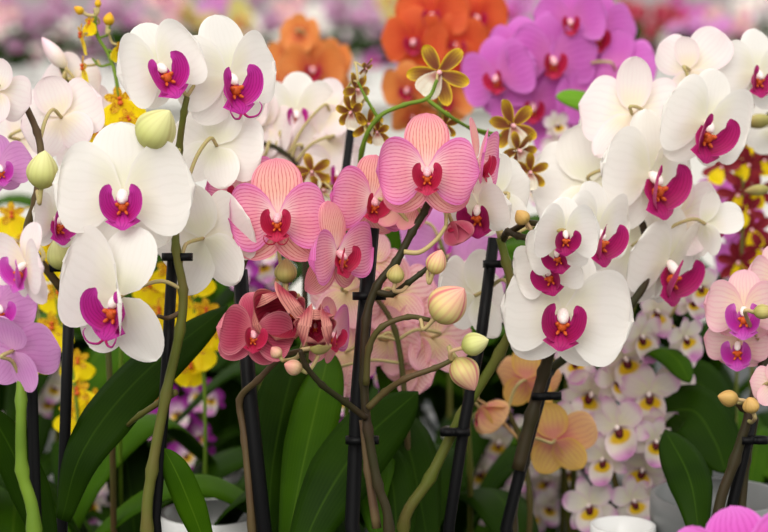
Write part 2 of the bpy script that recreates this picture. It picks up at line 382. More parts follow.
class Plant:
    def __init__(s, name, label, cat, x, y, z=None, group=None):
        s.z = BENCH_Z if z is None else z
        s.loc = Vector((x, y, s.z)); s.o = empty(name, None, s.loc); tag(s.o, label, cat, group); s.stems = []; s.seed = len(bpy.data.objects)
    def rel(s, p): return p - s.loc
    def put(s, name, mb, mats, parent=None):
        o = link(name, mb.mesh(name, [M[m] for m in mats]), parent or s.o); return o
    def pot(s, r=.052, h=.105, mat='pot_white', bark=True):
        key = ('pot', r, h, mat)
        if key not in CACHE:
            mb = MB(); b = r*.74
            mb.lathe([(.001, 0), (b, 0), (b*1.01, .004), (r*.97, h*.86), (r*1.04, h*.88), (r*1.07, h*.93), (r*1.06, h), (r*.97, h), (r*.93, h*.86), (r*.9, h*.8)], 32)
            m2 = MB(); rr = random.Random(5)
            prof = [(r*.935, h*.83), (r*.7, h*.88), (r*.4, h*.9), (.001, h*.91)]
            m2.lathe(prof, 20)
            for i in range(len(m2.v)): m2.v[i] = m2.v[i] + Vector((0, 0, rr.uniform(-.003, .004)))
            CACHE[key] = (mb.mesh('pot', [M[mat]]), m2.mesh('potting_bark', [M['bark']]))
        a, b_ = CACHE[key]
        link('pot', a, s.o)
        if bark: link('potting_bark', b_, s.o)
        s.rim = s.z+h*.86
    def stem(s, pts, r=.0032, mat='stem_green', r2=None, nodes=True, name='flower_stem', root=True, k=6, n=8):
        """pts: (x, y, d) seen positions from the base up, or Vectors; root adds the stretch down into the pot"""
        w = [p if isinstance(p, Vector) else P(*p) for p in pts]
        if root:
            a = w[0]; g = Vector((s.loc.x, s.loc.y, s.rim-.012)); 
            w = [g, g.lerp(a, .5)+Vector((0,0,.01))] + w
        sp = smooth(w, k); s.stems.append([p.copy() for p in sp]); r2 = r2 or r*.62
        rad = [r+(r2-r)*i/(len(sp)-1) for i in range(len(sp))]
        if nodes:
            for i in range(k, len(sp)-1, k): rad[i] *= 1.28
        mb = MB(); mb.tube([s.rel(p) for p in sp], rad, n)
        return s.put(name, mb, [mat])
    def stake(s, pts, r=.0042, clips=(), root=True, stemoff=.009):
        w = [P(*p) for p in pts]
        if root:
            g = Vector((s.loc.x+.012, s.loc.y+.01, s.rim-.03)); w = [g]+w
        mb = MB(); mb.tube([s.rel(p) for p in w], r, 8); o = s.put('stake', mb, ['stake'])
        for (x, y, d, sx) in clips:
            c = P(x, y, d); m = MB()
            def ring(cc, rr):
                rows = []; 
                for z in (-.0022, .0022):
                    rows.append([cc + RIGHT*(math.cos(6.28318*k/14)*rr) - FWD*(math.sin(6.28318*k/14)*rr) + UP*z for k in range(14)])
                rows2 = [[cc+(p-cc)*1.35 if abs((p-cc).length) > 0 else p for p in r_] for r_ in rows]
                allr = [rows[0], rows2[0], rows2[1], rows[1], rows[0]]
                m.grid([[s.rel(p) for p in q] for q in allr], [[(0,0)]*14 for _ in allr], 0, True)
            ring(c, r*1.15); ring(c+RIGHT*(sx*.010), .0048)
            bx = [c+RIGHT*(sx*a)+UP*b_-FWD*e for a, b_, e in ((.004,-.0022,.0055),(.0075,-.0022,.0055),(.0075,.0022,.0055),(.004,.0022,.0055),(.004,-.0022,.001),(.0075,-.0022,.001),(.0075,.0022,.001),(.004,.0022,.001))]
            b0 = len(m.v); m.v += [s.rel(p) for p in bx]; m.uv += [(0,0)]*8
            for q in ((0,1,2,3),(4,7,6,5),(0,4,5,1),(3,2,6,7),(0,3,7,4),(1,5,6,2)): m.f.append(tuple(b0+i for i in q)); m.mi.append(0)
            s.put('clip', m, ['stake'], o)
        return o
    def near(s, p):
        best = None
        for st in s.stems:
            for q in st:
                dd = (q-p).length
                if best is None or dd < best[0]: best = (dd, q)
        return best[1] if best else Vector((s.loc.x, s.loc.y, p.z-.05))
    def flower(s, sty, x, y, d, rpx, yaw=0, pitch=0, roll=0, lod='hero', att=None, ped='pedicel', label=None, pedr=.0015, world=None, R=None, ls=None, tend=False, **kw):
        c = world if world is not None else P(x, y, d); Rm = R or rpx*d/F_PX
        ls = ls or (.95 if sty in ('rose', 'deep', 'cup') else .85 if lod == 'mid' and sty != 'blush' else 1.12); pm, sm, lm, cm = STY[sty]; s.seed += 1; seed = s.seed
        rot = flower_rot(yaw, pitch, roll)
        if lod == 'hero':
            root = empty('flower', s.o)
            for nm, mi, ang, k2 in moth_pieces(seed, **kw):
                mb = MB(); petal(mb, ang, **k2); s.put(nm, mb, [pm if mi == 0 else sm], root)
            mb = MB(); lip_into(mb, 0, 1, seed, ls, tend=tend); s.put('lip', mb, [lm, 'callus'], root)
            mb = MB(); column_into(mb, 0, ls if ls < 1.2 else .8*ls); s.put('column', mb, [cm], root)
        else:
            var = seed % 4; key = (lod, sty, var, tuple(sorted(kw.items())))
            if key not in CACHE:
                mb = MB(); m2 = MB() if lod == 'mid' else mb
                for nm, mi, ang, k2 in moth_pieces(var*31+5, hi=(lod == 'mid'), **kw):
                    petal(mb, ang, mat=mi, **k2)
                o_ = 0 if lod == 'mid' else 2
                lip_into(m2, o_, o_+1, var, ls, fine=(lod == 'mid')); column_into(m2, o_+2, n=8)
                ml = [lm, 'callus', cm]
                if lod == 'mid': CACHE[key] = (mb.mesh('flower', [M[pm], M[sm]]), m2.mesh('lip', [M[q] for q in ml]))
                else: CACHE[key] = (mb.mesh('flower', [M[q] for q in [pm, sm]+ml]), None)
            a, b_ = CACHE[key]
            root = link('flower', a, s.o)
            if b_: link('lip', b_, root)
        MX = Matrix.Translation(s.rel(c)) @ rot.to_4x4() @ Matrix.Scale(Rm, 4); root.matrix_local = MX
        if label: root['label'] = label
        if lod != 'far':
            n = rot @ Vector((0, 0, 1)); a = (P(*att) if att else s.near(c-n*.02)); b0 = c-n*(.02*Rm); b1 = c-n*min(.022, .45*Rm)+Vector((0,0,.003))
            mid = b1.lerp(a, .55)+Vector((0, 0, .006))
            inv = MX.inverted()
            mb = MB(); sp = smooth([b0, b1, mid, a], 4); mb.tube([inv @ s.rel(p) for p in sp], [ (pedr*1.0)/Rm ]*len(sp), 6)
            s.put('pedicel', mb, [ped], root)
        return root
    def bud(s, x, y, d, lpx, wpx, ang=0, tilt=0, mat='bud_green', att=None, ped='pedicel', pedr=.0016, label=None):
        """ang: direction of the tip in the picture, degrees counter-clockwise from up; tilt towards the viewer"""
        c = P(x, y, d); L = lpx*d/F_PX; W = wpx*d/F_PX*.5; A = R_(ang); T = R_(tilt)
        D = (UP*math.cos(A)-RIGHT*math.sin(A))*math.cos(T) - FWD*math.sin(T)
        D = D.normalized(); a = D.cross(FWD).normalized(); b_ = D.cross(a)
        rows = []; uvs = []; m, n = 12, 24
        for i in range(m+1):
            t = i/m; rr = W*max(.03, (math.sin(math.pi*t**.85)**.72))*(1-.12*t); 
            h = -L/2+L*t
            rows.append([c+D*h+(a*math.cos(6.28318*k/n)+b_*math.sin(6.28318*k/n))*rr*(1+.06*math.cos(3*6.28318*k/n+.6)*math.sin(math.pi*t)) for k in range(n)])
            uvs.append([(t, k/n) for k in range(n)])
        mb = MB(); mb.grid([[s.rel(p) for p in q] for q in rows], uvs, 0, True)
        o = s.put('bud', mb, [mat])
        if label: o['label'] = label
        e = P(*att) if att else s.near(c-D*L*.7)
        b0 = c-D*(L*.46)
        mb = MB(); sp = smooth([b0, b0-D*min(.012, L*.4), (b0-D*.012).lerp(e, .6), e], 4)
        mb.tube([s.rel(p) for p in sp], [pedr*1.25]+[pedr]*(len(sp)-1), 6); s.put('pedicel', mb, [ped], o)
        return o
    def leaf(s, pts, wpx, face=None, mat='leaf', fold=-.18, root=False, wtab=None, thick=.0013):
        """a strap leaf through seen points (x, y, d) from base to tip; wpx its greatest full width there"""
        w = [P(*p) for p in pts] if not isinstance(pts[0], Vector) else pts
        if root: w = [Vector((s.loc.x, s.loc.y, s.rim-.005))]+w
        sp = smooth(w, 7); n = len(sp)
        dm = (w[len(w)//2]-CAM).dot(FWD); W = wpx*dm/F_PX*.5 if wpx > 1 else wpx
        ws = []
        for i in range(n):
            u = i/(n-1); ws.append(W*max(.02, min(1, (.30+1.5*u) if u < .47 else 1)*(1-max(0, (u-.55)/.45)**2.6)**.75))
        fc = face or (-FWD+UP*.35)
        mb = MB(); ribbon(mb, [s.rel(p) for p in sp], ws, fc, 6, fold, 0, .0, s.seed)
        o = s.put('leaf', mb, [mat])
        md = o.modifiers.new('Solidify', 'SOLIDIFY'); md.thickness = thick; md.offset = 0
        return o
    def basal(s, n, L=.2, W=.022, seed=0, mat='leaf', lift=.5, avoid=None):
        r = random.Random(seed); a0 = r.uniform(0, 6.28)
        for i in range(n):
            a = a0+i*6.283/n*1.0+r.uniform(-.3, .3); l = L*r.uniform(.75, 1.15); up = lift*r.uniform(.6, 1.4)
            dr = Vector((math.cos(a), math.sin(a), 0)); b = Vector((s.loc.x, s.loc.y, s.rim-.008))+dr*.008
            pts = [b, b+dr*l*.3+Vector((0,0,l*.42*up)), b+dr*l*.65+Vector((0,0,l*.55*up)), b+dr*l+Vector((0,0,l*.36*up))]
            s.leaf(pts, W*r.uniform(.8, 1.2), Vector((0,0,1))-dr*.3, mat, -.25)

# other flower kinds: one mesh of tepals with a lip below it
def star_meshes(kind, var):
    key = (kind, var)
    if key in CACHE: return CACHE[key]
    r = random.Random(var*17+3); j = lambda a: r.uniform(-a, a)
    mb = MB(); m2 = MB()
    if kind in ('dendro', 'dendropurple'):
        for a in (0, 122, -122): petal(mb, a+j(5), .95+j(.05), .27+j(.02), .6, .62, th=10+j(8), k=-25+j(14), fold=.15, ruf=.02, z0=-.03, seed=var*9+int(a), nu=8, nv=6)
        for a in (62, -62): petal(mb, a+j(5), .95+j(.05), .38+j(.02), .6, .5, th=14+j(6), k=-20+j(10), fold=.1, ruf=.05, z0=0, seed=var*9+int(a), nu=8, nv=6)
        petal(m2, 180+j(4), .92, .50, .45, .42, th=38, k=-46, fold=.5, ruf=.06, z0=.04, seed=var, nu=10, nv=10)
        blob(m2, (0, -.02, .16), .075, Vector((0,-.4,1)), 1.6, 1, 8, 6); blob(m2, (0, -.19, .16), .14, Vector((0, -.6, .7)), 1.3, 2, 8, 6)
        mm = ('dendro', 'dendrolip') if kind == 'dendro' else ('dendropurple', 'dendrolip')
        CACHE[key] = (mb.mesh('flower', [M[mm[0]]]), m2.mesh('lip', [M[mm[1]], M['column_white'], M['throat']]))
    elif kind == 'yellow':
        for a in (0, 68, -68, 130, -130): petal(mb, a+j(8), .48+j(.04), .15, .55, .55, th=12, k=-20+j(14), fold=.1, ruf=.03, z0=0, seed=var*9+int(a), nu=6, nv=4)
        for sg in (1, -1): petal(m2, 180+sg*30+j(5), .95, .46, .75, .36, th=2, k=-14+j(8), fold=.06, ruf=.10, z0=.03+.01*sg, seed=var*5+sg, nu=9, nv=10, wmin=.25)
        blob(m2, (0, -.10, .09), .10, Vector((0, -.4, 1)), 1.0, 1, 8, 6); blob(m2, (0, .05, .10), .08, Vector((0, .2, 1)), 1.2, 1, 8, 6)
        CACHE[key] = (mb.mesh('flower', [M['yellowbar']]), m2.mesh('lip', [M['yellow'], M['callus']]))
    elif kind in ('brown', 'maroon'):
        for a in (0, 66, -66, 128, -128): petal(mb, a+j(8), 1.0+j(.06), .24, .7, .5, th=12+j(8), k=-26+j(20), fold=.2, ruf=.04, z0=0, seed=var*9+int(a), nu=8, nv=6, wmin=.4)
        petal(m2, 180+j(8), .85, .42, .7, .30, th=20, k=-40, fold=.2, ruf=.06, z0=.04, seed=var, nu=8, nv=8, wmin=.3)
        blob(m2, (0, 0, .12), .09, Vector((0, -.3, 1)), 1.5, 1, 8, 6)
        mm = ('brownbar', 'creamlip') if kind == 'brown' else ('maroonbar', 'yellow')
        CACHE[key] = (mb.mesh('flower', [M[mm[0]]]), m2.mesh('lip', [M[mm[1]], M['column_pink']]))
    return CACHE[key]
def star(pl, kind, x, y, d, rpx, yaw=0, pitch=0, roll=0, ped='pedicel', sub=True, world=None, R=None):
    pl.seed += 1; a, b_ = star_meshes(kind, pl.seed % 5)
    c = world if world is not None else P(x, y, d); Rm = R or rpx*d/F_PX
    rot = flower_rot(yaw, pitch, roll); o = link('flower', a, pl.o)
    MX = Matrix.Translation(pl.rel(c)) @ rot.to_4x4() @ Matrix.Scale(Rm, 4); o.matrix_local = MX
    link('lip', b_, o)
    if sub:
        n = rot @ Vector((0,0,1)); e = pl.near(c-n*.015); inv = MX.inverted()
        mb = MB(); sp = smooth([c-n*.002, c-n*.01, (c-n*.01).lerp(e, .5)+Vector((0,0,.004)), e], 3)
        mb.tube([inv @ pl.rel(p) for p in sp], .0011/Rm, 5); pl.put('pedicel', mb, [ped], o)
    return o
# ---------------------------------------------------------------- the setting
def structure(name, lo, hi, mat):
    mb = MB(); mb.box(lo, hi); o = link(name, mb.mesh(name, [mat])); flat(o); o['kind'] = 'structure'; return o
m_floor = plain('pale concrete floor', (150,150,146), .8, .2, rgb2=(128,128,124), scale=3.0)
m_wall = plain('milky greenhouse wall', (178,168,170), .7, .2, rgb2=(160,152,154), scale=.6)
structure('floor', (-9, -5, -.1), (9, 14, 0), m_floor)
structure('wall_back', (-9, 13.8, 0), (9, 14, 4.2), m_wall)
m_bench = plain('dark bench tray', (66,70,70), .6, .3, rgb2=(50,54,54), scale=9.0)
m_alu = plain('aluminium bench frame', (150,152,154), .35, .5, metal=.8)
m_panel = plain('white table panel', (228,226,220), .5, .3, rgb2=(220,218,214), scale=2.0)

bench = empty('growing_bench', None, (0, 2.1, 0)); tag(bench, 'long grey greenhouse bench under all the near orchid pots', 'bench')
mb = MB(); mb.box((-1.15, -1.25, .755), (1.15, 1.45, .79)); flat(link('bench_top', mb.mesh('bench_top', [m_bench]), bench))
mb = MB(); mb.box((-1.17, -1.27, .70), (1.17, -1.25, .81)); flat(link('bench_edge', mb.mesh('bench_edge', [m_alu]), bench))
mb = MB(); mb.box((-1.17, 1.45, .70), (1.17, 1.47, .81)); flat(link('bench_edge', mb.mesh('bench_edge', [m_alu]), bench))
for sx in (-1.05, 1.05):
    for sy in (-1.1, 1.3):
        mb = MB(); mb.box((sx-.025, sy-.025, 0), (sx+.025, sy+.025, .755)); flat(link('leg', mb.mesh('leg', [m_alu]), bench))

table = empty('display_table', None, (0, TABLE_Y, 0)); tag(table, 'long white panelled display table crowded with blurred orchids at the back', 'table')
mb = MB(); mb.box((-3.2, -.1, TABLE_Z-.05), (3.2, 2.4, TABLE_Z)); flat(link('table_top', mb.mesh('table_top', [m_panel]), table))
mb = MB(); mb.box((-3.1, 0, 0.02), (3.1, .04, TABLE_Z-.05)); flat(link('front_panel', mb.mesh('front_panel', [m_panel]), table))
for sx in (-3.0, 3.0):
    mb = MB(); mb.box((sx-.04, 2.2, 0), (sx+.04, 2.28, TABLE_Z-.05)); flat(link('leg', mb.mesh('leg', [m_panel]), table))

def base(px, d, z=BENCH_Z):
    y = (d-(CAM.z-z)*math.sin(PITCH))/math.cos(PITCH)
    return (px-384.0)*d/F_PX, y
def plant(name, label, px, d, group=None, cat='orchid', pot='pot_white', r=.046, h=.105):
    x, y = base(px, d); p = Plant(name, label, cat, x, y, None, group); p.pot(r, h, pot); return p

# ---------------------------------------------------------------- A: large white orchid, left of the middle
d = 1.33
A = plant('moth_orchid', 'white orchid with large magenta-lipped blooms and a tall dark stake, left of centre', 172, 1.36)
A.stem([(147,530,d),(152,470,d),(166,395,d),(180,330,d),(183,290,d),(176,250,d),(176,205,d+.01),(179,150,d+.01),(184,112,d),(187,97,d)], .0046, 'stem_green', .0022)
A.stake([(155,520,d+.012),(165,392,d+.012),(173,255,d+.012)], .0042, [(170.5,257,d+.004,1)])
A.flower('white', 123, 192, d-.03, 70, 2, 8, 2, th=8, k=-14, pw=.68, pang=84, ds=1.06, ls=1.02)
A.flower('white', 119, 297, d-.035, 68, -26, 8, -9, th=4, k=-18, pw=.74, pang=76, pR=.74, pLf=1.14, pRth=58, tend=True, ls=1.2, sl=1.04, sw=.46)
A.flower('white', 159, 66, d-.01, 48, 24, 2, 24, th=14, k=-18, pw=.78, pl=.95, ls=1.45)
A.flower('white', 229, 76, d+.02, 60, 34, 6, 10, th=4, k=-24, pw=.64, ds=1.12, tend=True, ls=1.25)
A.flower('white', 217, 146, d+.035, 50, 168, 6, 15, th=6, k=-12, pw=.66, att=(186,186,d+.01))
A.flower('white', 204, 238, d+.03, 62, 152, -18, -8, th=8, k=-24, pw=.6, att=(180,268,d))
A.bud(157, 129, d-.03, 48, 44, -38, 20, 'bud_green', att=(180,150,d))
A.stem([(176,392,d+.006),(140,415,d+.03),(128,425,d+.05)], .0026, 'stem_green', root=False)
A.stem([(182,312,d),(168,318,d),(158,316,d-.01)], .0022, 'stem_brown', root=False, nodes=False)
A.leaf([(62,520,1.38),(84,450,1.38),(140,378,1.40),(228,306,1.43)], 56, UP*.45-FWD*1.0+RIGHT*-.3)
A.leaf([(215,575,1.36),(200,530,1.35),(180,480,1.34),(164,448,1.34)], 30, -FWD, 'leaf_mid')
A.basal(3, .16, .02, 3)

# B: blush white orchid at the left edge
d = 1.35
B = plant('moth_orchid', 'blush white orchid with a pale green bud on its brown stem, beside the left edge', 62, 1.45)
B.stem([(62,525,d+.05),(66,420,d+.05),(70,330,d+.05),(72,255,d+.04),(60,200,d+.03)], .003, 'stem_brown', .0024)
B.stem([(62,290,d+.05),(28,240,d+.02),(36,200,d),(41,160,d),(37,132,d),(22,98,d-.005)], .0034, 'stem_brown', .0024, root=False)
B.stake([(62,528,d+.045),(66,400,d+.045),(71,250,d+.05)], .0044, [(70,268,d+.04,-1)])
B.flower('blush', -4, 92, d-.02, 36, 160, 0, 25, th=20, k=10, att=(24,102,d))
B.flower('blush', 62, 118, d+.05, 46, 165, 8, -20, th=10, k=-10, att=(39,145,d))
B.flower('white', 54, 218, d, 36, 50, 0, 0, th=30, k=-20, sth=6, ls=1.5)
B.flower('lilacwhite', 26, 264, 1.24, 46, -48, 6, -10, th=24, k=-20, pw=.6, ls=1.2, att=(28,240,1.34))
B.bud(43, 170, d-.04, 40, 34, -8, 12, 'bud_green', att=(37,190,d))
B.bud(60, 254, d+.02, 34, 28, 10, 10, 'bud_green')
B.basal(4, .18, .02, 11)

# C: lilac orchid at the left edge
d = 1.29
Cc = plant('moth_orchid', 'lilac orchid with a thick fresh green stem in the lower left corner', 20, 1.30)
Cc.stem([(34,528,d),(22,470,d),(21,400,d),(20,345,d+.02),(2,318,d+.03)], .0058, 'stem_bright', .0026)
Cc.stake([(36,520,d+.02),(32,395,d+.02),(30,330,d+.02)], .0042)
Cc.flower('lilac', -1, 166, d+.05, 34, 24, 10, 10, th=14, k=-14, att=(-20,240,d+.05))
Cc.flower('lilac', -2, 306, d+.012, 40, 30, 6, 0, th=14, k=-18)
Cc.flower('lilac', 14, 350, d-.005, 48, 150, -28, 12, th=16, k=-10)
Cc.leaf([(52,580,1.33),(40,520,1.33),(14,455,1.32),(-14,405,1.31)], 40)
Cc.basal(3, .16, .02, 21)

# D: rose striped orchid
d = 1.36
D = plant('moth_orchid', 'rose pink orchid with striped petals and half open crimson buds, left of the centre stake', 265, 1.46)
D.stem([(252,525,d+.02),(245,440,d+.02),(240,400,d+.02),(258,380,d),(284,356,d-.01),(318,348,d-.02)], .0036, 'stem_brown', .002)
D.stem([(252,400,d+.03),(238,300,d+.05),(250,250,d+.05),(276,236,d+.03)], .003, 'stem_olive', .002, root=False)
D.stake([(264,528,d+.015),(250,400,d+.02),(240,270,d+.03)], .0058)
D.flower('rose', 278, 215, d-.02, 54, -4, 6, 0, tend=True, th=8, k=-18, pw=.64, pl=.96, sl=1.06, sw=.50, pang=91, lang=134)
D.flower('rose', 244, 190, d+.04, 42, -20, 4, 6, th=6, k=-18, pw=.7)
D.flower('rose', 337, 252, d-.03, 52, 54, 6, 8, th=20, k=-24, pw=.55, sl=1.0, pang=92, lang=134)
D.flower('deep', 252, 332, d-.04, 42, 22, 4, -6, th=20, k=-14, pw=.62, sl=.95, pang=90, lang=132)
D.flower('cup', 290, 307, d-.03, 46, -22, 22, 24, th=28, k=50, sth=24, sk=50, pw=.66, sw=.5, fold=.15, sfold=.2, ls=.8)
D.flower('cup', 315, 324, d-.075, 36, 4, 6, 0, th=34, k=52, sth=30, sk=54, pw=.62, sw=.56, fold=.2, sfold=.25, ls=.7)
D.flower('rose', 330, 333, d-.01, 38, 60, 6, 0, th=14, k=-20)
D.bud(321, 347, d-.06, 24, 17, -82, 20, 'bud_olive')
D.bud(293, 367, d-.05, 20, 17, 70, 25, 'bud_pink', label='small rounded pink bud')
D.bud(286, 271, d+.01, 26, 24, 0, 10, 'bud_olive')
D.bud(276, 352, d-.05, 14, 13, 40, 20, 'bud_pink')
D.basal(3, .15, .02, 31)
D.leaf([(268,540,1.42),(272,470,1.44),(285,400,1.46),(300,345,1.5)], 56, -FWD+RIGHT*.3)
D.leaf([(285,560,1.40),(300,480,1.42),(318,400,1.45),(330,350,1.5)], 50, -FWD-RIGHT*.2, 'leaf_mid')

# E: rose striped orchid in the middle
d = 1.34
E = plant('moth_orchid', 'rose pink orchid with budded side branches and the tallest bloom, tied to centre stake', 385, 1.36)
E.stem([(389,528,d),(378,485,d),(368,430,d),(364,380,d),(366,320,d),(377,286,d),(396,262,d),(412,232,d),(424,212,d),(430,198,d)], .0037, 'stem_dark', .0026)
E.stem([(377,528,d+.006),(368,470,d+.006),(362,420,d+.006)], .0036, 'stem_brown', root=False)
E.stem([(377,292,d),(392,294,d-.005),(408,283,d-.01),(420,274,d-.01),(430,266,d-.01)], .0026, 'stem_dark', .0018, root=False)
E.stem([(366,385,d-.006),(369,348,d-.01),(382,327,d-.015),(408,317,d-.015),(430,320,d-.015)], .0026, 'stem_olive', .0018, root=False)
E.stem([(368,408,d-.006),(385,392,d-.01),(405,379,d-.02),(435,368,d-.02),(452,360,d-.02)], .0027, 'stem_olive', .0018, root=False)
E.stem([(366,418,d-.004),(345,402,d-.015),(322,385,d-.03),(306,366,d-.04),(300,350,d-.045)], .0026, 'stem_dark', .0018, root=False)
E.stem([(404,252,d-.004),(420,252,d-.005),(436,240,d-.002),(446,226,d)], .002, 'pedicel', .0015, root=False, nodes=False)
E.stake([(352,525,d+.02),(358,392,d+.022),(372,228,d+.024)], .0056, [(364,296,d+.014,1),(357,440,d+.014,1)])
E.flower('rose', 427, 169, d-.02, 53, 0, 6, 0, th=8, k=-18, pw=.64, pl=.98, sl=1.08, sw=.46, pang=90, lang=134)
E.flower('rose', 372, 199, d+.02, 48, 26, 6, -4, th=10, k=-20, pw=.64, pang=88, lang=130)
E.flower('rose', 404, 206, d+.012, 33, 150, 20, 10, th=8, k=-10)
E.flower('rose', 478, 160, d+.02, 44, 74, 6, 0, th=24, k=-18, att=(436,196,d))
E.flower('deep', 452, 222, d+.01, 24, 80, 60, 0, th=62, k=30, sth=50, sk=40, att=(446,226,d), label='half open rose bud hanging down')
E.bud(396, 274, d-.02, 20, 19, -6, 10, 'bud_olive', att=(408,285,d-.01))
E.bud(437, 262, d-.02, 27, 22, -20, 15, 'bud_stripe', att=(428,268,d-.01))
E.bud(449, 304, d-.03, 46, 42, -44, 20, 'bud_stripe', att=(420,318,d-.015), label='fat striped pink bud')
E.bud(475, 344, d-.03, 29, 25, -72, 10, 'bud_green', att=(452,360,d-.02))
E.bud(465, 374, d-.02, 38, 32, -150, 10, 'bud_stripe', att=(452,360,d-.02))
E.leaf([(392,570,1.40),(396,525,1.42),(392,480,1.44),(380,440,1.46)], 46, -FWD, 'leaf')
E.leaf([(290,580,1.38),(322,505,1.39),(365,440,1.41),(418,392,1.44)], 66, -FWD+UP*.1-RIGHT*.2)
E.leaf([(378,540,1.40),(372,490,1.42),(380,440,1.46),(400,405,1.5)], 40, -FWD, 'leaf_mid')
E.basal(3, .15, .02, 41)

# F: white orchid, right of the middle, arching on two branches
d = 1.40
Fp = plant('moth_orchid', 'white orchid with crimson-magenta lips hanging in a dense cluster right of the rose blooms', 425, 1.49)
Fp.stem([(403,528,d+.02),(430,478,d+.02),(462,415,d+.02),(500,352,d+.01),(516,312,d),(506,262,d),(500,238,d)], .005, 'stem_green', .0032)
Fp.stem([(503,240,d),(508,232,d-.01),(518,236,d-.02),(529,238,d-.03)], .003, 'stem_dark', .0024, root=False)
Fp.stem([(512,231,d-.012),(528,223,d-.03),(548,226,d-.045),(558,231,d-.055)], .0026, 'stem_dark', .002, root=False)
Fp.stake([(449,526,d+.01),(465,420,d+.015),(482,330,d+.02),(494,238,d+.024)], .0046, [(492,264,d+.014,1),(461,432,d+.006,-1)])
Fp.flower('whited', 497, 196, d+.03, 46, -150, -6, -10, th=10, k=-10, att=(500,240,d))
Fp.flower('whited', 478, 206, d-.03, 38, -18, 26, 0, th=20, k=-16, ls=1.5, att=(500,240,d))
Fp.flower('whited', 474, 296, d+.05, 48, -140, 10, 20, th=8, k=-16)
Fp.flower('whited', 563, 311, d-.02, 68, -2, 8, -6, th=10, k=-16, pw=.70, ls=1.08, pang=88, pLf=.92)
Fp.flower('whited', 549, 268, d-.035, 36, -22, 20, 14, th=14, k=-20, ls=1.4, lats=.6, pw=.8)
Fp.flower('whited', 557, 250, d-.055, 32, -20, 24, 14, th=14, k=-20, ls=1.35, lats=.55, pw=.8)
Fp.flower('whited', 565, 231, d-.075, 34, 8, 24, 0, th=18, k=-10, ls=1.3, lats=.55, pw=.85)
Fp.flower('whited', 596, 230, d+.02, 52, 44, 12, 0, th=10, k=-22, ls=1.3)
Fp.bud(522, 217, d-.035, 17, 17, 40, 10, 'bud_tan', att=(526,225,d-.03))
Fp.bud(556, 229, d-.075, 20, 10, -100, 10, 'bud_olive')
Fp.basal(3, .11, .02, 51)
Fp.leaf([(430,560,1.46),(420,500,1.48),(405,440,1.5),(372,402,1.54)], 60, -FWD+RIGHT*.4)

# Q: white orchid on the right, tall
d = 1.46
Q = plant('moth_orchid', 'tall white orchid with many back-turned blooms and dark lips, upper right', 545, 1.47)
Q.stem([(512,526,d),(524,462,d),(537,405,d),(549,372,d),(582,346,d),(630,305,d),(648,270,d+.02),(640,215,d+.03),(618,170,d+.03),(640,130,d+.03),(690,95,d+.03)], .0044, 'stem_dark', .0026)
Q.stem([(518,470,d-.012),(532,415,d-.012),(544,372,d-.012),(554,336,d-.02)], .0056, 'stem_dark', .0044, root=False)
Q.stake([(506,528,d-.006),(528,440,d-.006),(548,368,d-.004)], .0050, [(541,396,d-.016,1)])
Q.flower('blush', 632, 114, d+.02, 54, 168, 4, 4, th=8, k=-14, sw=.32, sl=1.02, att=(650,125,d+.03))
Q.flower('whited', 706, 122, d-.02, 54, 24, 16, -10, th=8, k=-20, pw=.74, ls=1.4)
Q.flower('blush', 690, 70, d+.04, 44, 152, -6, -4, th=20, k=-14, pw=.46, pang=48, sw=.3, ds=.8, pLf=1.12)
Q.flower('whited', 756, 72, d+.05, 44, 20, 8, 0, th=8, k=-22)
Q.flower('whited', 650, 174, d, 66, 40, 8, 4, th=8, k=-26, pw=.62, ls=1.3)
Q.flower('whited', 592, 184, d+.06, 64, 165, 6, -10, th=8, k=-16)
Q.flower('whited', 632, 246, d+.05, 62, -168, 6, 10, th=8, k=-16)
Q.flower('whited', 668, 262, d+.025, 58, 46, 20, 0, th=6, k=-22, ls=1.35)
Q.flower('whited', 706, 224, d+.03, 36, 118, 4, 0, th=48, k=14, sth=20, pw=.5, pang=62, lang=158, att=(648,250,d+.02))
Q.flower('blush', 676, 218, d+.06, 50, 150, 14, 0, th=8, k=-16)
Q.flower('whited', 615, 140, d+.09, 46, 150, 0, 30, th=8, k=-16)
Q.basal(3, .12, .022, 61)

# I: pale pink orchid at the right edge
d = 1.40
I_ = plant('moth_orchid', 'pale pink orchid with violet lips and two tan buds at the right edge', 735, 1.42)
I_.stem([(718,520,d),(735,460,d),(750,412,d),(764,360,d+.02),(790,300,d+.03)], .005, 'stem_dark', .003)
I_.stem([(740,520,d+.015),(746,460,d+.015),(754,420,d+.01),(742,408,d),(732,398,d)], .004, 'stem_dark', .002, root=False)
I_.stake([(728,522,d+.01),(744,455,d+.01),(752,418,d+.01)], .0044, [(747,440,d,1)])
I_.flower('pinkwhite', 744, 308, d-.01, 40, -14, 10, 0, th=10, k=-18, ls=1.45)
I_.flower('pinkwhite', 738, 342, d+.01, 34, -18, 20, 0, th=10, k=-18, ls=1.5)
I_.flower('pinkwhite', 776, 385, d-.02, 26, 160, 0, 0, th=10, k=-10)
I_.flower('pinkwhite', 775, 280, d+.03, 36, 20, 0, 0, th=10, k=-10)
I_.bud(728, 398, d-.02, 22, 18, 80, 10, 'bud_tan')
I_.bud(751, 405, d-.03, 18, 18, 20, 20, 'bud_tan')
I_.bud(764, 312, d-.04, 22, 16, -90, 10, 'bud_olive')
I_.leaf([(700,545,1.42),(690,480,1.45),(665,430,1.5)], 44, -FWD)
I_.basal(3, .15, .02, 71)

# J: magenta orchid, bottom right corner
d = 1.16
J = plant('moth_orchid', 'bright magenta orchid whose top petals rise into the bottom right corner', 770, 1.17)
J.stem([(770,640,d),(765,580,d)], .004, 'stem_green')
J.flower('magenta', 744, 580, d-.02, 82, -14, -14, 8, th=14, k=-18)
J.basal(4, .14, .02, 81)

